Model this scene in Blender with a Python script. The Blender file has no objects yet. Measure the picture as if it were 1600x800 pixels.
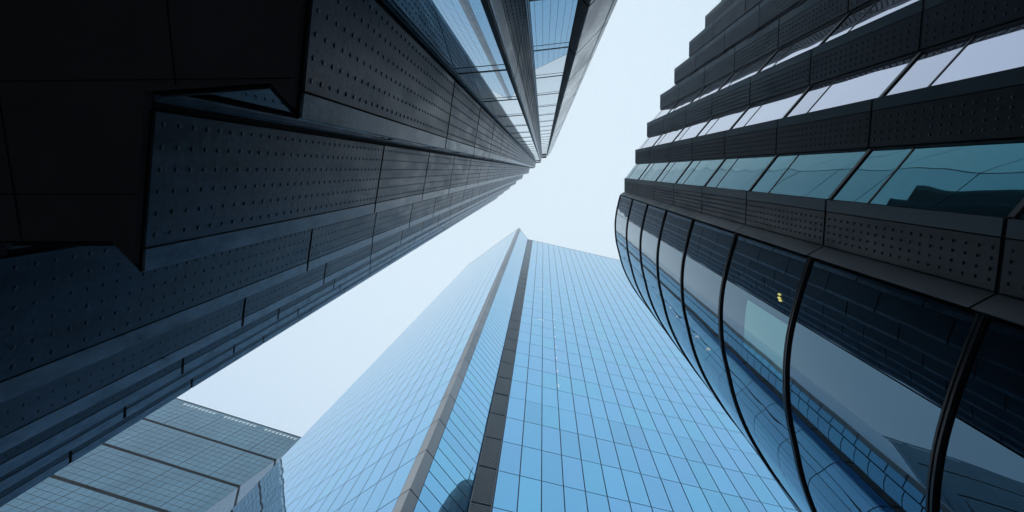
import bpy, bmesh, math, random
from mathutils import Vector, Matrix
random.seed(7)
R = math.radians
C = bpy.context.scene.collection
S = bpy.context.scene

# ------------------------------------------------------------------ camera
EYE = 1.6
cam = bpy.data.objects.new('camera', bpy.data.cameras.new('camera'))
C.objects.link(cam); S.camera = cam
cam.data.sensor_width = 36; cam.data.lens = 18            # wide lens, looking up between the towers
cam.data.clip_start = 0.05; cam.data.clip_end = 3000
# camera axes (right, up, back) in world coordinates, from the zenith seen a little above the middle of the frame
zen = Vector((49, 135, -800)).normalized()
wx = (Vector((1, 0, 0)) - zen * zen.x).normalized()
wy = zen.cross(wx)
M3 = Matrix((wx, wy, zen))
cam.matrix_world = Matrix.Translation((0, 0, EYE)) @ M3.to_4x4()

# ------------------------------------------------------------------ sky and sun
w = bpy.data.worlds.new('World'); S.world = w; w.use_nodes = True
nt = w.node_tree; nt.nodes.clear()
out = nt.nodes.new('ShaderNodeOutputWorld'); bg = nt.nodes.new('ShaderNodeBackground')
sky = nt.nodes.new('ShaderNodeTexSky'); sky.sky_type = 'NISHITA'; sky.sun_disc = False
sky.sun_elevation = R(28); sky.sun_rotation = R(250); sky.dust_density = 4.0; sky.air_density = 1.2
mix = nt.nodes.new('ShaderNodeMix'); mix.data_type = 'RGBA'
mix.inputs['Factor'].default_value = 0.86
tcw = nt.nodes.new('ShaderNodeTexCoord'); sep = nt.nodes.new('ShaderNodeSeparateXYZ'); ramp = nt.nodes.new('ShaderNodeMix'); ramp.data_type = 'RGBA'
rng = nt.nodes.new('ShaderNodeMapRange'); rng.inputs['From Min'].default_value = .45; rng.inputs['From Max'].default_value = 1.0
ramp.inputs['A'].default_value = (3.9, 5.6, 7.7, 1); ramp.inputs['B'].default_value = (7.9, 9.25, 10.1, 1)   # overcast: brightest overhead
nt.links.new(tcw.outputs['Generated'], sep.inputs[0]); nt.links.new(sep.outputs['Z'], rng.inputs['Value']); nt.links.new(rng.outputs[0], ramp.inputs['Factor'])
nt.links.new(ramp.outputs['Result'], mix.inputs['B'])
nt.links.new(sky.outputs[0], mix.inputs['A']); nt.links.new(mix.outputs['Result'], bg.inputs['Color'])
bg.inputs['Strength'].default_value = 0.119
nt.links.new(bg.outputs[0], out.inputs[0])
sun = bpy.data.objects.new('sun', bpy.data.lights.new('sun', 'SUN')); C.objects.link(sun)
sun.data.energy = 0.8; sun.data.angle = R(12); sun.data.color = (1, .96, .9)
# veiled sun low behind the dark tower
sd = Vector((math.sin(R(250)) * math.cos(R(28)), math.cos(R(250)) * math.cos(R(28)), math.sin(R(28))))
sun.rotation_euler = sd.to_track_quat('Z', 'Y').to_euler()

S.view_settings.view_transform = 'Standard'; S.view_settings.look = 'None'
S.view_settings.exposure = 0; S.view_settings.gamma = 1; S.view_settings.use_curve_mapping = False
S.cycles.max_bounces = 8; S.cycles.glossy_bounces = 5; S.cycles.diffuse_bounces = 3

# ------------------------------------------------------------------ materials
def mat(name, base, rough=.5, metal=0., spec=.5, noise=0., nscale=(1, 1, 1), bump=0., bscale=1., vary=0., bstretch=(1, 1, 1)):
    m = bpy.data.materials.new(name); m.use_nodes = True
    n = m.node_tree.nodes; l = m.node_tree.links; b = n['Principled BSDF']
    b.inputs['Base Color'].default_value = (*base, 1); b.inputs['Roughness'].default_value = rough
    b.inputs['Metallic'].default_value = metal; b.inputs['Specular IOR Level'].default_value = spec
    tc = None
    def coords(sc):
        nonlocal tc
        if tc is None: tc = n.new('ShaderNodeNewGeometry')
        mp = n.new('ShaderNodeMapping'); mp.inputs['Scale'].default_value = sc
        l.new(tc.outputs['Position'], mp.inputs[0]); return mp
    if noise or vary:
        hsv = n.new('ShaderNodeMix'); hsv.data_type = 'RGBA'; hsv.blend_type = 'MULTIPLY'
        hsv.inputs['Factor'].default_value = 1; hsv.inputs['A'].default_value = (*base, 1)
        val = None
        if noise:
            mp = coords(nscale)
            t1 = n.new('ShaderNodeTexNoise'); t1.inputs['Scale'].default_value = 1.0; t1.inputs['Detail'].default_value = 7
            t1.inputs['Roughness'].default_value = .65
            l.new(mp.outputs[0], t1.inputs['Vector'])
            mr = n.new('ShaderNodeMapRange'); mr.inputs['From Min'].default_value = .3; mr.inputs['From Max'].default_value = .7
            mr.inputs['To Min'].default_value = 1 - noise; mr.inputs['To Max'].default_value = 1 + noise
            l.new(t1.outputs['Fac'], mr.inputs['Value']); val = mr.outputs[0]
            rr = n.new('ShaderNodeMapRange'); rr.inputs['From Min'].default_value = .3; rr.inputs['From Max'].default_value = .7
            rr.inputs['To Min'].default_value = max(0, rough - .08); rr.inputs['To Max'].default_value = rough + .1
            l.new(t1.outputs['Fac'], rr.inputs['Value'])
            if rough > .2: l.new(rr.outputs[0], b.inputs['Roughness'])
        if vary:
            oi = n.new('ShaderNodeObjectInfo')
            mv = n.new('ShaderNodeMapRange'); mv.inputs['To Min'].default_value = 1 - vary; mv.inputs['To Max'].default_value = 1 + vary
            l.new(oi.outputs['Random'], mv.inputs['Value'])
            if val is None: val = mv.outputs[0]
            else:
                mm = n.new('ShaderNodeMath'); mm.operation = 'MULTIPLY'
                l.new(val, mm.inputs[0]); l.new(mv.outputs[0], mm.inputs[1]); val = mm.outputs[0]
        l.new(val, hsv.inputs['B']); l.new(hsv.outputs['Result'], b.inputs['Base Color'])
    if bump:
        mp = coords(bstretch)
        t = n.new('ShaderNodeTexNoise'); t.inputs['Scale'].default_value = bscale; t.inputs['Detail'].default_value = 0 if bscale < 2 else 2
        l.new(mp.outputs[0], t.inputs['Vector'])
        bp = n.new('ShaderNodeBump'); bp.inputs['Strength'].default_value = 1; bp.inputs['Distance'].default_value = bump
        l.new(t.outputs['Fac'], bp.inputs['Height']); l.new(bp.outputs[0], b.inputs['Normal'])
    return m
M = dict(
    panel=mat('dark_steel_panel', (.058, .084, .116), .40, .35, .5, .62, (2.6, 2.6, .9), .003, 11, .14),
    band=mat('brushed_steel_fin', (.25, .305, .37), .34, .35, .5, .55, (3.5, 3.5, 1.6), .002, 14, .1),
    stud=mat('stud_steel', (.05, .066, .088), .32, .4),
    rstud=mat('charcoal_stud', (.06, .07, .08), .3, .5),
    core=mat('black_backing', (.008, .009, .010), .7, 0, .2),
    void=mat('black_recess', (.004, .005, .006), .8, 0, .1),
    soffit=mat('dark_soffit', (.12, .105, .102), .8, 0, .2, .2, (.6, .6, .6)),
    lglass=mat('silvered_glass', (.42, .50, .57), .012, 1, .5, bump=.0003, bscale=.6),
    patchglass=mat('pale_teal_patch_glass', (.17, .32, .345), .03, .95, .5, bump=.003, bscale=.75),
    tealrefl=mat('teal_reflection_glass', (.075, .225, .255), .012, 1, .5, bump=.009, bscale=.8, vary=.12),
    paleglass=mat('pale_coated_glass', (.50, .50, .58), .02, 1, .5, bump=.005, bscale=.8, vary=.1),
    bayglass=mat('grey_green_bay_glass', (.080, .140, .185), .01, 1, .5, bump=.0035, bscale=.75, vary=.08),
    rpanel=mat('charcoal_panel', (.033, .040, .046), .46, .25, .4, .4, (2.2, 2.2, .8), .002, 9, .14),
    rband=mat('charcoal_fin', (.10, .135, .145), .45, .1, .4, .2, (2, 2, .7), 0, 1, .1),
    rib=mat('black_rib', (.012, .013, .015), .35, .2),
    riblight=mat('grey_rib_edge', (.09, .10, .10), .4, .4),
    stone=mat('warm_grey_panel', (.62, .60, .58), .26, .6, .5, .08, (.8, .8, .2), 0, 1, .07),
    tglass=mat('blue_tower_glass', (.222, .515, .755), .015, 1, .5, vary=.06),
    tglass2=mat('blue_tower_glass_lilac', (.232, .507, .76), .02, 1, .5, vary=.05, bump=.0008, bscale=.5),
    tglass3=mat('blue_tower_glass_cyan', (.214, .527, .745), .02, 1, .5, vary=.05, bump=.0008, bscale=.5),
    tcorner=mat('grey_corner_panel', (.34, .355, .37), .4, .5, .5, .1, (.5, .5, .1), 0, 1, .08),
    tlouv=mat('grey_louvre', (.42, .42, .40), .5, .3, .4),
    tframe=mat('tower_frame', (.03, .05, .08), .45, .3),
    sglass=mat('grey_teal_glass', (.125, .225, .285), .05, .92, .5, .3, (.10, .10, .05), 0, 1, .04),
    sframe=mat('dark_glazing_joint', (.03, .045, .055), .5, .2),
    sside=mat('pale_side_panel', (.35, .45, .52), .25, .5, .5, .1, (.3, .3, .1)),
    pale=mat('sky_bright_glazing', (.92, .97, .97), .3, .35),
    roof=mat('roof_membrane', (.25, .25, .25), .8),
    paving=mat('granite_paving', (.13, .127, .125), .7, 0, .4, .3, (.5, .5, .5)),
)
lamp = bpy.data.materials.new('lamp_glow'); lamp.use_nodes = True
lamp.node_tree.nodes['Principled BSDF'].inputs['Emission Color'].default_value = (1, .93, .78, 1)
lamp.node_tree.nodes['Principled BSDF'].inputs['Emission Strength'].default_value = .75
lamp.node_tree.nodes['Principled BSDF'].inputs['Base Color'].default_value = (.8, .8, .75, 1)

yglow = lamp.copy(); yglow.name = 'yellow_glow'
yglow.node_tree.nodes['Principled BSDF'].inputs['Emission Color'].default_value = (.85, .8, .2, 1)
yglow.node_tree.nodes['Principled BSDF'].inputs['Emission Strength'].default_value = .7

# ------------------------------------------------------------------ mesh helpers
class MB:
    def __init__(s): s.v = []; s.f = []
    def quad(s, a, b, c, d):
        i = len(s.v); s.v += [tuple(a), tuple(b), tuple(c), tuple(d)]; s.f.append((i, i+1, i+2, i+3))
    def poly(s, pts):
        i = len(s.v); s.v += [tuple(p) for p in pts]; s.f.append(tuple(range(i, i+len(pts))))
    def hexa(s, b, t):                                   # bottom ring, top ring (4 points each)
        i = len(s.v); s.v += [tuple(p) for p in b] + [tuple(p) for p in t]
        n = len(b)
        s.f.append(tuple(range(i+n-1, i-1, -1))); s.f.append(tuple(range(i+n, i+2*n)))
        for k in range(n):
            k2 = (k+1) % n; s.f.append((i+k, i+k2, i+n+k2, i+n+k))
    def box(s, x0, x1, y0, y1, z0, z1):
        s.hexa([(x0,y0,z0),(x1,y0,z0),(x1,y1,z0),(x0,y1,z0)], [(x0,y0,z1),(x1,y0,z1),(x1,y1,z1),(x0,y1,z1)])
    def wall(s, p, q, z0, z1, o0, o1, e=0.):            # a slab along plan segment p->q between two outward offsets
        d = (Vector(q) - Vector(p)).normalized(); o = Vector((-d.y, d.x))
        p = Vector(p) + d*e; q = Vector(q) - d*e
        a, b, c, f = p+o*o0, q+o*o0, q+o*o1, p+o*o1
        s.hexa([(*a, z0), (*b, z0), (*c, z0), (*f, z0)], [(*a, z1), (*b, z1), (*c, z1), (*f, z1)])
    def prism(s, pts, z0, z1): s.hexa([(x, y, z0) for x, y in pts], [(x, y, z1) for x, y in pts])
    def dome(s, cx, y, cz, r, h, n=8):
        i = len(s.v)
        for rr, hh in ((r, 0), (r*.72, h*.7)):
            for k in range(n):
                a = 2*math.pi*k/n; s.v.append((cx+rr*math.cos(a), y+hh, cz+rr*math.sin(a)))
        s.v.append((cx, y+h, cz))
        for k in range(n):
            k2 = (k+1) % n
            s.f.append((i+k2, i+k, i+n+k, i+n+k2)); s.f.append((i+n+k2, i+n+k, i+2*n))
    def mesh(s, name, m, smooth=False):
        me = bpy.data.meshes.new(name); me.from_pydata(s.v, [], s.f)
        bm = bmesh.new(); bm.from_mesh(me); bmesh.ops.recalc_face_normals(bm, faces=bm.faces); bm.to_mesh(me); bm.free()
        for mm in (m if isinstance(m, (list, tuple)) else [m]): me.materials.append(mm)
        if smooth:
            for p in me.polygons: p.use_smooth = True
        me.update(); return me
def link(name, me, parent, mw=Matrix()):
    o = bpy.data.objects.new(name, me); C.objects.link(o)
    if parent:
        o.parent = parent; o.matrix_parent_inverse = world_of[parent.name].inverted()
    o.matrix_basis = mw; world_of[o.name] = mw.copy()
    return o
world_of = {}
def part(name, mb, m, parent, smooth=False): return link(name, mb.mesh(name, m, smooth), parent)
def thing(name, label, cat, loc):
    o = bpy.data.objects.new(name, None); C.objects.link(o); o.location = loc
    o['label'] = label; o['category'] = cat; world_of[o.name] = Matrix.Translation(loc); return o
def struct(name, mb, m):
    o = part(name, mb, m, None); o['kind'] = 'structure'; return o
def place(p, q, z):                                      # local frame: x along p->q, y outward, z up
    d = (Vector(q) - Vector(p)).normalized()
    return Matrix(((d.x, -d.y, 0, p[0]), (d.y, d.x, 0, p[1]), (0, 0, 1, z), (0, 0, 0, 1)))
def screen(v):                                           # how large something shows, to pick which panes become objects
    c = M3.transposed() @ (Vector(v) - Vector((0, 0, EYE)))
    if c.z > -.05: return None
    return 800*c.x/-c.z, 800*c.y/-c.z
def shown(pts):
    q = [screen(p) for p in pts]
    if any(a is None for a in q): return 0.
    cx = sum(a[0] for a in q)/len(q); cy = sum(a[1] for a in q)/len(q)
    inside = sum(abs(a[0]) < 800 and abs(a[1]) < 400 for a in q) + (abs(cx) < 800 and abs(cy) < 400)
    if not inside: return 0.
    return abs(sum(q[i][0]*q[(i+1) % len(q)][1]-q[(i+1) % len(q)][0]*q[i][1] for i in range(len(q))))/2
def inter(p, v, q, u):                                   # plan lines p+s v and q+t u
    s = ((q[0]-p[0])*u[1]-(q[1]-p[1])*u[0])/(v[0]*u[1]-v[1]*u[0]); return Vector((p[0]+s*v[0], p[1]+s*v[1]))
def inset(pts, e):
    n = len(pts); r = []
    for i in range(n):
        a, b, c = (Vector(pts[(i+k-1) % n]) for k in range(3))
        d1 = (b-a).normalized(); d2 = (c-b).normalized()
        n1 = Vector((d1.y, -d1.x)); n2 = Vector((d2.y, -d2.x))
        k = 1 + n1.dot(n2)
        r.append(b + (n1+n2)*e/max(k, .35))
    return [tuple(p) for p in r]
def solid(name, pts, z0, z1, m, parent):
    mb = MB(); n = len(pts)
    for i in range(n):
        a, b = pts[i], pts[(i+1) % n]
        mb.quad((*a, z0), (*b, z0), (*b, z1), (*a, z1))
    mb.poly([(*p, z1) for p in pts]); mb.poly([(*p, z0) for p in reversed(pts)])
    return part(name, mb, m, parent)

# ------------------------------------------------------------------ ground
g = MB(); g.quad((-400, -400, 0), (400, -400, 0), (400, 400, 0), (-400, 400, 0)); struct('ground', g, M['paving'])

# ------------------------------------------------------------------ dark stepped tower with studded piers (left and top)
def stud_panel(L, H, cols, dz, far=False):
    mb = MB(); mb.box(0, L, 0, .022, 0, H)
    n0 = len(mb.f); rows = max(1, int(round(H/dz)))
    for i in range(cols):
        for j in range(rows):
            mb.dome(L*(i+.5)/cols, .022, H*(j+.5)/rows, .0235, .010, 5 if far else 8)
    me = mb.mesh('cladding_panel', [M['panel'], M['stud']])
    for p in me.polygons[n0:]: p.material_index = 1
    return me
SOF = 5.7; LTOP = 122.6
LJ = [SOF, 11.75] + [11.75 + 4.1*k for k in range(1, 28)]
LJ = [z for z in LJ if z < LTOP - 2] + [LTOP]
AB = Vector((.035, -.203)); AC = Vector((.265, -1.335)); AD = Vector((-.21, -.235))
PA = [(-12.25, 7.48), (-10.78, 6.65), (-9.32, 5.49), (-7.86, 4.41), (-6.40, 3.31), (-4.90, 2.08), (-3.42, .86), (-1.95, -.405), (-.574, -1.713)]
piers = []
for k, a in enumerate(PA):
    A = Vector(a); B = A+AB; Cc = A+AC; D = A+AD
    if k == 7: B, Cc, D = Vector((-1.912, -.607)), Vector((-1.731, -1.686)), Vector((-2.16, -.64))
    if k == 8: B, Cc, D = Vector((-.532, -1.97)), Vector((-.372, -3.03)), Vector((-.704, -1.868))
    piers.append((A, B, Cc, D))
lt = thing('office_tower', 'dark studded steel tower whose stepped piers and glass strips rise at the left', 'tower', (-6, -4, 0))
A1, B1, E1 = Vector((.804, -2.99)), Vector((1.50, -3.70)), Vector((1.634, -3.84)); D1 = Vector((.64, -3.18))
outline = []
GO = Vector((.012, -.11)); GO2 = Vector((.004, -.05))
def gstart(k): return piers[k][2] + (GO2 if k == 8 else GO)
for k, (A, B, Cc, D) in enumerate(piers): outline += [D, A, Cc, gstart(k)]
outline = outline[1:] + [D1, A1, E1, Vector((3.0, -8.0)), Vector((3.0, -16)), Vector((-24, -16)), Vector((-24, 6))]
core_pts = inset([tuple(p) for p in outline], .035)
solid('building_core', core_pts, SOF+.05, LTOP-.05, M['core'], lt)
sof = solid('soffit', core_pts, SOF-.06, SOF+.04, M['soffit'], lt)
sj = MB()
def spans(pts, v, ax):                                   # stretches of the line coordinate[ax] = v inside the outline
    xs = []
    for i in range(len(pts)):
        p, q = pts[i], pts[(i+1) % len(pts)]
        if (p[ax] > v) != (q[ax] > v): xs.append(p[1-ax]+(v-p[ax])/(q[ax]-p[ax])*(q[1-ax]-p[1-ax]))
    xs.sort(); return list(zip(xs[::2], xs[1::2]))
for k in range(14):
    for x0, x1 in spans(core_pts, -5.2+.9*k, 1): sj.box(x0+.02, x1-.02, -5.2+.9*k-.005, -5.2+.9*k+.005, SOF-.064, SOF-.055)
for k in range(8):
    for y0, y1 in spans(core_pts, -1.4-1.5*k, 0): sj.box(-1.4-1.5*k-.005, -1.4-1.5*k+.005, y0+.02, y1-.02, SOF-.067, SOF-.055)
part('soffit_joint', sj, M['core'], sof)
rf = solid('roof', core_pts, LTOP-.045, LTOP+.02, M['roof'], lt)
mb = MB(); mb.prism([(-8, -3), (-8, -14.5), (-22, -14.5), (-22, 0), (-12, 0)], 0, SOF-.06); part('lobby_wall', mb, M['core'], lt)
# rear cladding, seen in other buildings' reflections
mb = MB()
for p, q in (((1.634, -3.84), (3, -8)), ((3, -8), (3, -16))):
    for i in range(len(LJ)-1): mb.wall(p, q, LJ[i]+.03, LJ[i+1]-.03, -.03, 0, .03)
part('rear_wall', mb, M['lglass'], lt)
NEAR = 11
cache = {}
for k, (A, B, Cc, D) in enumerate(piers):
    pr = MB(); pr.wall(D, A, SOF, LTOP, -.03, .0); pr.wall(A, Cc, SOF, LTOP, -.03, -.006)
    pier = part('pier', pr, M['core'], lt)
    Lp = round((Cc-B).length-.02, 3); Lb = round((B-A).length-.012, 3)
    dB = (Cc-B).normalized(); dA = (B-A).normalized(); dD = (A-D).normalized()
    Lr = (A-D).length
    farp = MB(); farb = MB(); fars = MB()
    cols = 6
    for i in range(len(LJ)-1):
        z0, z1 = LJ[i]+(.045 if i else -(.6 if k < 6 else 0)), LJ[i+1]-.045; H = round(z1-z0, 3)
        if i < NEAR and k > 0:
            key = (Lp, H)
            if key not in cache: cache[key] = stud_panel(Lp, H, cols, .19)
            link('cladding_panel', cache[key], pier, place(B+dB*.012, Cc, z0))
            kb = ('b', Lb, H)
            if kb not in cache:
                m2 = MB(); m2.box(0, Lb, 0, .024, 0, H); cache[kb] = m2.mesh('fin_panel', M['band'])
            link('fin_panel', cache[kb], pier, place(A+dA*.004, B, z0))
        else:
            farp.wall(B+dB*.012, Cc-dB*.008, z0, z1, 0, .022)
            farb.wall(A+dA*.004, B-dA*.008, z0, z1, 0, .024)
            mtx = place(B+dB*.012, Cc, z0); rows = int(round(H/.19))
            if i < 22:
                ring = [(.022, 0, 0), (0, 0, .022), (-.022, 0, 0), (0, 0, -.022)]
                for ci in range(cols):
                    for j in range(rows):
                        c0 = Vector((Lp*(ci+.5)/cols, .0225, H*(j+.5)/rows))
                        pts = [mtx @ (c0+Vector(r)) for r in ring]; tip = mtx @ (c0+Vector((0, .010, 0)))
                        b0 = len(fars.v); fars.v += [tuple(p) for p in pts]+[tuple(tip)]
                        for e in range(4): fars.f.append((b0+e, b0+(e+1) % 4, b0+4))
    o = part('upper_cladding', farp, M['panel'], pier); o['kind'] = 'stuff'
    o = part('upper_fin', farb, M['band'], pier); o['kind'] = 'stuff'
    o = part('upper_stud', fars, M['stud'], pier); o['kind'] = 'stuff'
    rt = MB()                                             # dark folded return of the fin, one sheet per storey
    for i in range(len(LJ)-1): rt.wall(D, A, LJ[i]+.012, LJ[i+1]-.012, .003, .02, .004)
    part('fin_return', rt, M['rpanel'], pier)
# pale corner pier at the top of the view
pr = MB(); pr.wall(D1, A1, SOF, LTOP, -.03, 0); pr.wall(A1, E1, SOF, LTOP, -.03, -.006); pier = part('corner_pier', pr, M['core'], lt)
for i in range(len(LJ)-1):
    z0, z1 = LJ[i]+.06, LJ[i+1]-.06
    m2 = MB(); m2.wall(A1, B1, z0, z1, 0, .02, .004); part('stone_panel', m2, M['stone'], pier)
    m2 = MB(); m2.wall(B1, E1, z0, z1, .0, .035, .006); part('edge_panel', m2, M['stone'], pier)
    m2 = MB(); m2.wall(D1, A1, z0, z1, .003, .022, .004); part('fin_return', m2, M['rpanel'], pier)
# glass strips between the piers
strips = [(gstart(k), piers[k+1][3]) for k in range(len(piers)-1)] + [(gstart(8), D1)]
for s, (p, q) in enumerate(strips):
    d = (q-p).normalized()
    fr = MB(); fr.wall(p, q, SOF, LTOP, -.034, -.012)
    strip = part('glass_strip', fr, M['core'], lt)
    for e0, e1, o1 in ((.0, .03, .045), (.045, .07, .03)):
        jb = MB(); jb.wall(p+d*e0, p+d*e1, SOF, LTOP, -.008, o1); part('jamb', jb, M['band'], strip)
    g0 = p+d*.08; far = MB(); bars = MB()
    for i in range(len(LJ)-1):
        a, b = LJ[i]+.03, LJ[i+1]-.03
        for z0, z1, o1 in ((LJ[i]-.028, LJ[i]+.028, .012), (b-.5, b-.48, .006)):
            m2 = MB() if s >= 6 and i < 14 else bars
            m2.wall(g0, q, z0, z1, -.008, o1)
            if m2 is not bars: part('transom', m2, M['rib'], strip)
        for z0, z1 in ((a, b-.5), (b-.48, b)):
            if s >= 6 and i < 14:
                m2 = MB(); m2.wall(g0, q, z0, z1, -.01, 0, .004)
                o = part('glass_pane', m2, M['lglass'], strip)
            else: far.wall(g0, q, z0, z1, -.01, 0, .004)
    o = part('upper_transom', bars, M['rib'], strip); o['kind'] = 'stuff'
    o = part('upper_glazing', far, M['lglass'], strip); o['kind'] = 'stuff'
    if s >= 6:
        br = MB(); br.wall(p, q, LTOP-.3, LTOP, .06, .5 if s == 8 else .3); part('roof_brow', br, M['core'], strip)

# ------------------------------------------------------------------ charcoal building with stepped strips and a curved glass bay (right)
RTOP = 37.6
RJ = [0, 4.1, 8.1, 12.07, 16.07, 20.05, 24.02, 28.0, 32.7, RTOP]
ro = thing('office_block', 'charcoal office block stepping along the right with a curved glass bay at its corner', 'office building', (14, 4, 0))
T = [(12.25, -12.75), (11.32, -11.3), (10.38, -9.79), (9.448, -8.22), (8.587, -6.55), (7.74, -4.9), (6.95, -3.105), (6.24, -1.331), (5.583, .581)]
Bt = [(x+.03, y+.92) for x, y in T]
bay0 = (5.285, 1.72)
ring0 = [bay0, (5.16, 2.28), (5.06, 2.86), (5.0, 3.45), (5.01, 4.1), (5.11, 4.9), (5.32, 5.7), (5.56, 6.5), (5.90, 7.3), (6.36, 8.1), (6.95, 8.95), (7.75, 9.9), (8.8, 10.9), (10.2, 11.9)]
def spline(pts, sub):
    r = []
    P = [Vector(p) for p in pts]
    for i in range(len(P)-1):
        a = P[max(i-1, 0)]; b = P[i]; c = P[i+1]; d = P[min(i+2, len(P)-1)]
        for k in range(sub):
            t = k/sub
            r.append(.5*((2*b)+(c-a)*t+(2*a-5*b+4*c-d)*t*t+(3*b-a-3*c+d)*t**3))
    r.append(P[-1]); return r
ring = spline(ring0, 8)
outl = []
for k in range(len(T)):
    nd = (Vector(Bt[k])-Vector(T[k])).normalized(); rec = 0 if k == 0 else .13 if k < 8 else .05
    outl += [tuple(Vector(T[k])+Vector((nd.y, -nd.x))*rec), Bt[k]]
body = inset(outl + [tuple(p) for p in ring[::4]] + [(32, 14), (32, -13)], .06)
solid('building_core', body, 0, RTOP-.05, M['core'], ro)
solid('roof', body, RTOP-.045, RTOP+.02, M['roof'], ro)
cache = {}
def rstud(L, H):
    mb = MB(); mb.box(0, L, 0, .02, 0, H); n0 = len(mb.f); rows = int(round(H/.21))
    for i in range(4):
        for j in range(rows): mb.dome(.06+(L-.12)*(i+.5)/4, .02, H*(j+.5)/rows, .026, .022, 6)
    me = mb.mesh('cladding_panel', [M['rpanel'], M['rstud']])
    for p in me.polygons[n0:]: p.material_index = 1
    return me
for k in range(len(T)):
    p, q = Vector(T[k]), Vector(Bt[k]); d = (q-p).normalized(); o = Vector((-d.y, d.x))
    pr = MB(); pr.wall(p, q-d*.02, 0, RTOP, -.16, -.006); pier = part('pier', pr, M['core'], ro)
    for i in range(len(RJ)-1):
        z0, z1 = RJ[i]+.035, RJ[i+1]-.035; H = round(z1-z0, 3)
        if ('b', H) not in cache:
            m2 = MB(); m2.box(0, .22, 0, .024, 0, H); cache[('b', H)] = m2.mesh('fin_panel', M['rband']); cache[H] = rstud(.66, H)
        link('fin_panel', cache[('b', H)], pier, place(p+d*.004, q, z0))
        link('cladding_panel', cache[H], pier, place(p+d*.244, q, z0))
    # chamfered dark return from the panel back to the glass
    nxt = Vector(T[k+1]) if k < len(T)-1 else None
    rt = MB()
    for i in range(len(RJ)-1):
        z0, z1 = RJ[i]+.02, RJ[i+1]-.02
        e = q + d*.045 - o*.045 if nxt is not None else Vector(bay0)
        if nxt is not None: rt.wall(q+d*.008, e, z0, z1, 0, .015)
        else: rt.wall(q+d*.008, e-(e-q).normalized()*.03, z0, z1, -.004, .012)
    part('pier_return', rt, M['rpanel'], pier)
    if nxt is None: continue
    # glass strip to the next pier
    nd = (Vector(Bt[k+1])-nxt).normalized(); rec = .13 if k < 7 else .05
    g0 = q + d*.03 - o*.03; g1 = nxt + Vector((nd.y, -nd.x))*rec; dd = (g1-g0).normalized()
    fr = MB(); fr.wall(g0, g1, 0, RTOP-.06, -.05, -.02)
    gm = M['tealrefl'] if k == 7 else M['paleglass']  # same glass throughout; the teal reflection in one strip is put into its tint
    strip = part('glass_strip', fr, M['core'], ro)
    bars = MB()
    for i in range(len(RJ)-1):
        for z0, z1, o1 in ((RJ[i+1]-.045, RJ[i+1]+.045, .03), (RJ[i+1]-1.22, RJ[i+1]-1.18, .012)):
            m2 = MB() if k >= 3 else bars
            if z1 < RTOP: m2.wall(g0, g1, z0, z1, -.018, o1)
            if m2 is not bars and m2.v: part('transom', m2, M['rib'], strip)
    if bars.v: oo = part('back_transom', bars, M['rib'], strip); oo['kind'] = 'stuff'
    far = MB()
    for i in range(len(RJ)-1):
        for z0, z1 in ((RJ[i]+.045, RJ[i+1]-1.22), (RJ[i+1]-1.18, RJ[i+1]-.045)):
            if k >= 3 and i > 0:
                m2 = MB(); m2.wall(g0, g1, z0, z1, -.012, 0, .006)
                part('glass_pane', m2, gm, strip)
            else: far.wall(g0, g1, z0, z1, -.012, 0, .006)
    oo = part('back_glazing', far, gm, strip); oo['kind'] = 'stuff'
def band(mb, z0, z1, o0, o1, r):
    nrm = []
    for i in range(len(r)):
        d = (r[min(i+1, len(r)-1)]-r[max(i-1, 0)]).normalized(); nrm.append(Vector((-d.y, d.x)))
    base = len(mb.v)
    for p, n in zip(r, nrm):
        for off, z in ((o0, z0), (o1, z0), (o1, z1), (o0, z1)): mb.v.append((*(p+n*off), z))
    for i in range(len(r)-1):
        for e in range(4):
            a = base+4*i+e; b = base+4*i+(e+1) % 4; mb.f.append((a, b, b+4, a+4))
    mb.f.append((base, base+1, base+2, base+3)); e = base+4*(len(r)-1); mb.f.append((e+3, e+2, e+1, e))
def curved_sheet(name, pts, z0, z1, m, off=0., th=.012):
    n = len(pts); nrm = []
    for t in range(n):
        d_ = (pts[min(t+1, n-1)]-pts[max(t-1, 0)]).normalized(); nrm.append(Vector((-d_.y, d_.x)))
    front = [p+n_*off for p, n_ in zip(pts, nrm)]; back = [p+n_*(off-th) for p, n_ in zip(pts, nrm)]
    vs = [(*p, z0) for p in front]+[(*p, z1) for p in front]                       # front sheet, smooth
    fs = [(t, t+1, n+1+t, n+t) for t in range(n-1)]
    b0 = 2*n; vs += [(*p, z0) for p in front]+[(*p, z1) for p in front]+[(*p, z0) for p in back]+[(*p, z1) for p in back]
    for t in range(n-1):
        fs += [(b0+2*n+t+1, b0+2*n+t, b0+3*n+t, b0+3*n+1+t), (b0+t, b0+2*n+t, b0+2*n+1+t, b0+1+t), (b0+n+t, b0+n+1+t, b0+3*n+1+t, b0+3*n+t)]
    fs += [(b0, b0+n, b0+3*n, b0+2*n), (b0+n-1, b0+3*n-1, b0+4*n-1, b0+2*n-1)]
    me = bpy.data.meshes.new(name); me.from_pydata(vs, [], fs); me.materials.append(m)
    for p in me.polygons: p.use_smooth = p.index < n-1
    return link(name, me, bayo)
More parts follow.
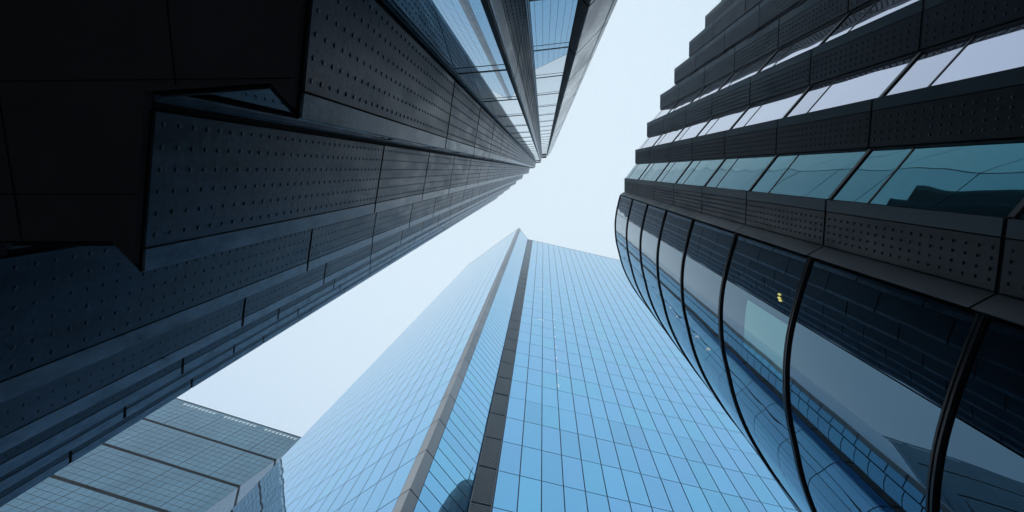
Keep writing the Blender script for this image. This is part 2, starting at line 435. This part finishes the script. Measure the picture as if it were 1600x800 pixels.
# curved bay: panes between the ribs, one curved sheet each
bay = MB(); bay.prism([tuple(p) for p in inset([tuple(p) for p in ring] + [(12, 9), (9, 2.5)], .05)], 0, RTOP-.3); bayo = part('glass_bay', bay, M['core'], ro)
def arclen(r):
    s = [0.]
    for i in range(len(r)-1): s.append(s[-1]+(r[i+1]-r[i]).length)
    return s
SL = arclen(ring)
GLOW_S, GLOW_Z = .94, 12.62
def on(s):
    for i in range(len(SL)-1):
        if SL[i+1] >= s: return ring[i].lerp(ring[i+1], (s-SL[i])/(SL[i+1]-SL[i]))
    return ring[-1]
cuts = [0.02, 1.27, 2.69, 4.15, 5.6, 7.1, 8.6, 10.1, 11.6]
BJ = [0, 3.95, 7.85, 11.87, 15.82, 19.9, 23.9, 27.9, 32.3, 37.2]
for j in range(len(cuts)-1):
    s0, s1 = cuts[j]+.012, cuts[j+1]-.012
    pts = [on(s0+(s1-s0)*t/10) for t in range(11)]
    for i in range(len(BJ)-1):
        z0, z1 = BJ[i]+.05, BJ[i+1]-.05
        curved_sheet('curved_pane', pts, z0, z1, M['bayglass'])
# paler sheet over one pane: a bright reflected patch put into its colour
curved_sheet('pane_patch', [on(1.44+1.20*t/8) for t in range(9)], 11.97, 14.1, M['patchglass'], .003, .008)
# small glowing boxes added on the bay's first pane for a yellow glint
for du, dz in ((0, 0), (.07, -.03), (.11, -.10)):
    c_ = on(GLOW_S + du); m2 = MB(); m2.box(c_.x-.03, c_.x+.004, c_.y-.016, c_.y+.016, GLOW_Z+dz-.04, GLOW_Z+dz+.04)
    part('lamp_glow', m2, yglow, bayo)
for z in BJ[1:]:
    mb = MB(); band(mb, z-.055, z-.018, -.03, .05, ring); rib = part('floor_rib', mb, M['rib'], bayo)
    mb = MB(); band(mb, z+.018, z+.055, -.03, .05, ring); part('rib_flange', mb, M['rib'], rib)
    mb = MB(); band(mb, z-.018, z+.018, -.03, .034, ring); part('rib_web', mb, M['riblight'], rib)

# ------------------------------------------------------------------ blue glass tower in the middle
TT = 158.6; AP = Vector((-7.307, 17.712)); RR = Vector((-4.525, 21.273)); LU = Vector((-3.138, 21.581))
dR = Vector((.9766, .2152)); dL = Vector((-.8041, .5944)); dC = (RR-AP).normalized()
RE = LU + dR*40
def tl(z): return 41.5 - .1345*(z-EYE)                  # the left face's outer edge leans in as it rises
tw = thing('glass_tower', 'tall pale blue glass tower with a sharp corner at centre', 'tower', (0, 35, 0))
FZ = [TT - 4.1*k for k in range(39)]; FZ = [z for z in FZ if z > 0] + [0]; FZ = FZ[::-1]
mb = MB()                                                # dark frame body behind all the panes
def plan(z, e):
    return [tuple(p) for p in (RE, LU, RR, AP, AP+dL*tl(z))]
bp0 = inset([*plan(0, 0), (-20, 80), (40, 75)], .03); bp1 = inset([*plan(TT, 0), (-14, 66), (40, 75)], .03)
n = len(bp0)
for i in range(n):
    j = (i+1) % n; mb.quad((*bp0[i], 0), (*bp0[j], 0), (*bp1[j], TT-.05), (*bp1[i], TT-.05))
mb.poly([(*p, TT-.05) for p in bp1]); part('tower_frame', mb, M['tframe'], tw)
panes = []
def pane_rows(p, d, u0, du, nu, rows, gu, gz, clip=None):
    o = Vector((-d.y, d.x))
    for i in range(len(rows)-1):
        z0, z1 = rows[i]+gz, rows[i+1]-gz
        for j in range(nu):
            a, b = u0+j*du+gu, u0+(j+1)*du-gu
            pts = [(a, z0), (b, z0), (b, z1), (a, z1)]
            if clip:
                res = []
                for e in range(len(pts)):
                    P, Q = pts[e], pts[(e+1) % len(pts)]
                    fp, fq = clip(P[1])-P[0], clip(Q[1])-Q[0]
                    if fp >= 0: res.append(P)
                    if (fp >= 0) != (fq >= 0):
                        t = fp/(fp-fq); res.append((P[0]+(Q[0]-P[0])*t, P[1]+(Q[1]-P[1])*t))
                pts = res
                if len(pts) < 3: continue
            cu = (a+b)/2; cz = (z0+z1)/2
            tx, tz = random.gauss(0, .001), random.gauss(0, .0006)
            w3 = []
            for off in (0., -.012):
                w3.append([(*(p+d*u+o*(off+tx*(u-cu)+tz*(z-cz))), z) for u, z in pts])
            panes.append((shown(w3[0]), w3))
nR = 24
pane_rows(LU+dR*.06, dR, 0, 1.625, nR, FZ, .04, .035)
rec_rows = [];
for i in range(len(FZ)-1): rec_rows += [FZ[i]+(FZ[i+1]-FZ[i])*k/3 for k in range(3)]
rec_rows.append(FZ[-1])
Lc = (RR-AP).length
pane_rows(AP, dC, .74, Lc-.78, 1, rec_rows, .01, .04)
# panes must turn their front outwards: left face runs apex -> left, so measure it from the far end
def left_panes():
    o = Vector((-.5944, -.8041))
    for i in range(len(FZ)-1):
        z0, z1 = FZ[i]+.04, FZ[i+1]-.04
        for j in range(27):
            a, b = .78+j*1.625+.03, .78+(j+1)*1.625-.03
            l0, l1 = tl(z0)-.05, tl(z1)-.05
            if a >= l0: continue
            pts = [(a, z0), (min(b, l0), z0)]
            if b > l1 and b < l0: pts += [(b, z0+(z1-z0)*(l0-b)/(l0-l1))]
            if a < l1: pts += [(min(b, l1), z1), (a, z1)]
            else: pts += [(a, z0+(z1-z0)*(l0-a)/(l0-l1))]
            cu = (a+b)/2; cz = (z0+z1)/2; tx, tz = random.gauss(0, .0016), random.gauss(0, .0003)
            w3 = [[(*(AP+dL*u+o*(off+tx*(u-cu)+tz*(z-cz))), z) for u, z in pts] for off in (0., -.012)]
            panes.append((shown(w3[0]), w3))
left_panes()
panes.sort(key=lambda t: -t[0])
rest = MB()
for r, (a, (f, b)) in enumerate(panes):
    if r < 100 and a > 0:
        m2 = MB(); m2.hexa(b, f); part('window_pane', m2, M[random.choice(('tglass', 'tglass', 'tglass2', 'tglass3'))], tw)
    else: rest.poly(f)
o = part('curtain_wall', rest, [M['tglass'], M['tglass2'], M['tglass3']], tw)
for p in o.data.polygons: p.material_index = random.choice((0, 0, 0, 1, 1, 2)); o['kind'] = 'stuff'
# folded grey corner
cb = MB(); cb.hexa([(*AP, 0), (*(AP+dL*.76), 0), (*(AP+dL*.76+dC*.2), 0), (*(AP+dC*.72), 0)], [(*AP, TT), (*(AP+dL*.76), TT), (*(AP+dL*.76+dC*.2), TT), (*(AP+dC*.72), TT)])
cl = part('corner_rib', cb, M['tframe'], tw)
oL = Vector((-.5944, -.8041)); oC = Vector((-dC.y, dC.x))
if oC.dot(AP) > 0: oC = -oC
for i in range(len(FZ)-1):
    z0, z1 = FZ[i]+.05, FZ[i+1]-.05
    tip = AP + oL*.02 + oC*.02
    for e, oo in ((AP+dL*.75, oL), (AP+dC*.71, oC)):
        m2 = MB()
        P = [tip, e+oo*.02, e+oo*.003, AP+oo*.003]
        m2.hexa([(*p, z0) for p in P], [(*p, z1) for p in P]); part('corner_panel', m2, M['tcorner'], cl)
# louvre strip beside the recess
lm = MB(); lm.wall(LU, RR, 0, TT, -.02, .002); lo = part('louvre_strip', lm, M['tframe'], tw)
sl = MB()
dl = (RR-LU).normalized(); ol = Vector((-dl.y, dl.x))
if ol.dot(LU) > 0: ol = -ol
z = .3
while z < TT-.2:
    near = min(abs(z-f) for f in FZ)
    if near > .09:
        a, b = LU+dl*.05, RR-dl*.05
        sl.hexa([(*(a+ol*.01), z-.045), (*(b+ol*.01), z-.045), (*(b+ol*.05), z-.045), (*(a+ol*.05), z-.045)],
                [(*(a+ol*.01), z+.05), (*(b+ol*.01), z+.05), (*(b+ol*.06), z+.05), (*(a+ol*.06), z+.05)])
    z += .165
part('louvre_blade', sl, M['tlouv'], lo)
jb = MB()
for P in (LU, RR-dl*.05): jb.hexa([(*P, 0), (*(P+dl*.05), 0), (*(P+dl*.05+ol*.13), 0), (*(P+ol*.13), 0)], [(*P, TT), (*(P+dl*.05), TT), (*(P+dl*.05+ol*.13), TT), (*(P+ol*.13), TT)])
part('louvre_jamb', jb, M['tcorner'], lo)
cp = MB(); q1 = inset([*plan(TT, 0), (-14, 66), (40, 75)], -.02); cp.hexa([(*p, TT-.045) for p in q1], [(*p, TT+.25) for p in q1]); part('parapet', cp, M['tframe'], tw)
# lit ceiling lamps seen one above the other
oR = Vector((.2152, -.9766))
for u, z, L, W in ((5.05, 52.9, .7, .08), (5.05, 57, .65, .08), (5.05, 61.1, .6, .08), (5.05, 65.2, .5, .08), (5.05, 69.3, .45, .08), (5.05, 73.4, .4, .08), (5.05, 77.5, .4, .08), (2.6, 76, .09, .9), (2.6, 96, .09, .9)):
    m2 = MB(); m2.wall(LU+dR*u, LU+dR*(u+W), z, z+L, -.01, .014); part('lamp_glow', m2, lamp, tw)

# ------------------------------------------------------------------ leaning grey-teal tower beyond (bottom left)
st = thing('sloping_tower', 'grey green leaning glass tower with black floor bands at the lower left corner', 'tower', (-50, 32, 0))
HB = 90.0
vT = Vector((.0605, .1400)); Tt = Vector((-45.2, 50.87)); dS = Vector((.9571, .2897)); nS = Vector((.2897, -.9571))
def sp(s, z, o=0.): p = Tt - vT*(HB-z) + dS*s + nS*o; return (p.x, p.y, z)
mb = MB(); W = 57; DP = 14.3
mb.hexa([sp(-W, 0, -.05), sp(0, 0, -.05), sp(0, 0, -DP), sp(-W, 0, -DP)], [sp(-W, HB-.05, -.05), sp(0, HB-.05, -.05), sp(0, HB-.05, -DP), sp(-W, HB-.05, -DP)])
part('tower_core', mb, M['void'], st)
SB = [HB - 9.56*k for k in range(10)]; SB = [z for z in SB if z > 0] + [0.]
for k in range(len(SB)-1):
    zt, zb = SB[k]-(.32 if k else 0), SB[k+1]+.32
    ba = MB(); ba.hexa([sp(-W, zb, -.045), sp(-.05, zb, -.045), sp(-.05, zb, -.005), sp(-W, zb, -.005)], [sp(-W, zt, -.045), sp(-.05, zt, -.045), sp(-.05, zt, -.005), sp(-W, zt, -.005)])
    sec = part('glazed_section', ba, M['sframe'], st)
    gl = MB(); rows = 7; hz = (zt-zb)/rows
    nm = 11; wm = W/nm
    for i in range(nm):
        for j in range(5):
            for r in range(rows):
                g = .012; u0 = -W+i*wm+(j*wm/5)+(.09 if j == 0 else .03); u1 = -W+i*wm+(j+1)*wm/5-.03
                z0 = zb+r*hz+.045; z1 = zb+(r+1)*hz-.045; t = random.gauss(0, .002)
                gl.poly([sp(u0, z0, t), sp(u1, z0, -t), sp(u1, z1, -t), sp(u0, z1, t)])
    part('glazing', gl, M['sglass'], sec)
    sd_ = MB(); 
    for c in range(4): 
        o0, o1 = -.03-c*3.5, -.03-(c+1)*3.5+.05
        for r in range(7):
            z0 = zb+r*hz+.02; z1 = zb+(r+1)*hz-.02
            P0, P1 = sp(.0, z0, o0), sp(.0, z0, o1); Q0, Q1 = sp(.0, z1, o0), sp(.0, z1, o1)
            e = Vector((dS.x, dS.y, 0))*.03
            sd_.hexa([P0, P1, tuple(Vector(P1)+e), tuple(Vector(P0)+e)], [Q0, Q1, tuple(Vector(Q1)+e), tuple(Vector(Q0)+e)])
    part('side_cladding', sd_, M['sside'], sec)
lv = MB()  # top-floor glazing; the bright sky seen through it is put into the colour
for i in range(3):
    for j in range(9):
        s = -7.3-i*8.1+j*.73
        lv.hexa([sp(s, HB-1.45, .01), sp(s+.42, HB-1.45, .01), sp(s+.42, HB-1.45, .03), sp(s, HB-1.45, .03)], [sp(s, HB-.75, .01), sp(s+.5, HB-.75, .01), sp(s+.5, HB-.75, .03), sp(s, HB-.75, .03)])
part('roof_glazing', lv, M['pale'], st)
pp = MB(); pp.hexa([sp(-W, HB-.04, .06), sp(.06, HB-.04, .06), sp(.06, HB-.04, -DP), sp(-W, HB-.04, -DP)], [sp(-W, HB+.12, .06), sp(.06, HB+.12, .06), sp(.06, HB+.12, -DP), sp(-W, HB+.12, -DP)])
part('parapet', pp, M['core'], st)

# ------------------------------------------------------------------ domed tower behind the charcoal block, seen mirrored in the glass tower
dt = thing('domed_tower', 'dark domed glass tower with roof masts mirrored low in the blue tower', 'tower', (42.5, 22.5, 0))
prof = [(6.2, 0), (6.4, 25), (6.4, 55), (6.1, 70), (5.6, 82), (4.8, 90), (3.7, 96), (2.3, 100), (1.0, 102)]
da = MB(); db = MB(); NS = 20
for i in range(len(prof)-1):
    (r0, z0), (r1, z1) = prof[i], prof[i+1]; sub = max(1, int((z1-z0)/4))
    for q in range(sub):
        ra, rb = r0+(r1-r0)*q/sub, r0+(r1-r0)*(q+1)/sub; za, zb = z0+(z1-z0)*q/sub, z0+(z1-z0)*(q+1)/sub
        for k in range(NS):
            t0, t1 = 2*math.pi*k/NS, 2*math.pi*(k+1)/NS
            P = lambda r, t, z: (42.5+r*math.cos(t), 22.0+r*math.sin(t), z)
            (da if (k+int(za/4)) % 5 < 2 else db).quad(P(ra, t0, za), P(ra, t1, za), P(rb, t1, zb), P(rb, t0, zb))
part('glass_skin', da, M['sframe'], dt); part('dark_glass_skin', db, M['rib'], dt)
for x, y, h_ in ((42.4, 21.6, 6), (42.0, 23.4, 4.5), (43.3, 22.8, 7.5)):
    m2 = MB(); m2.hexa([(x-.16, y-.16, 97), (x+.16, y-.16, 97), (x+.16, y+.16, 97), (x-.16, y+.16, 97)], [(x-.06, y-.06, 102+h_), (x+.06, y-.06, 102+h_), (x+.06, y+.06, 102+h_), (x-.06, y+.06, 102+h_)]); part('mast', m2, M['rib'], dt)

# ------------------------------------------------------------------ city haze
hz_ = MB(); hz_.box(-405, 405, -405, 405, -1, 168)
hm = bpy.data.materials.new('city_haze'); hm.use_nodes = True; hn = hm.node_tree; hn.nodes.remove(hn.nodes['Principled BSDF'])
pv = hn.nodes.new('ShaderNodeVolumePrincipled'); pv.inputs['Density'].default_value = .0012; pv.inputs['Color'].default_value = (.93, .96, 1, 1); pv.inputs['Anisotropy'].default_value = .3
hn.links.new(pv.outputs[0], hn.nodes['Material Output'].inputs['Volume'])
ho = part('haze', hz_, hm, None); ho['kind'] = 'stuff'
S.cycles.volume_bounces = 2
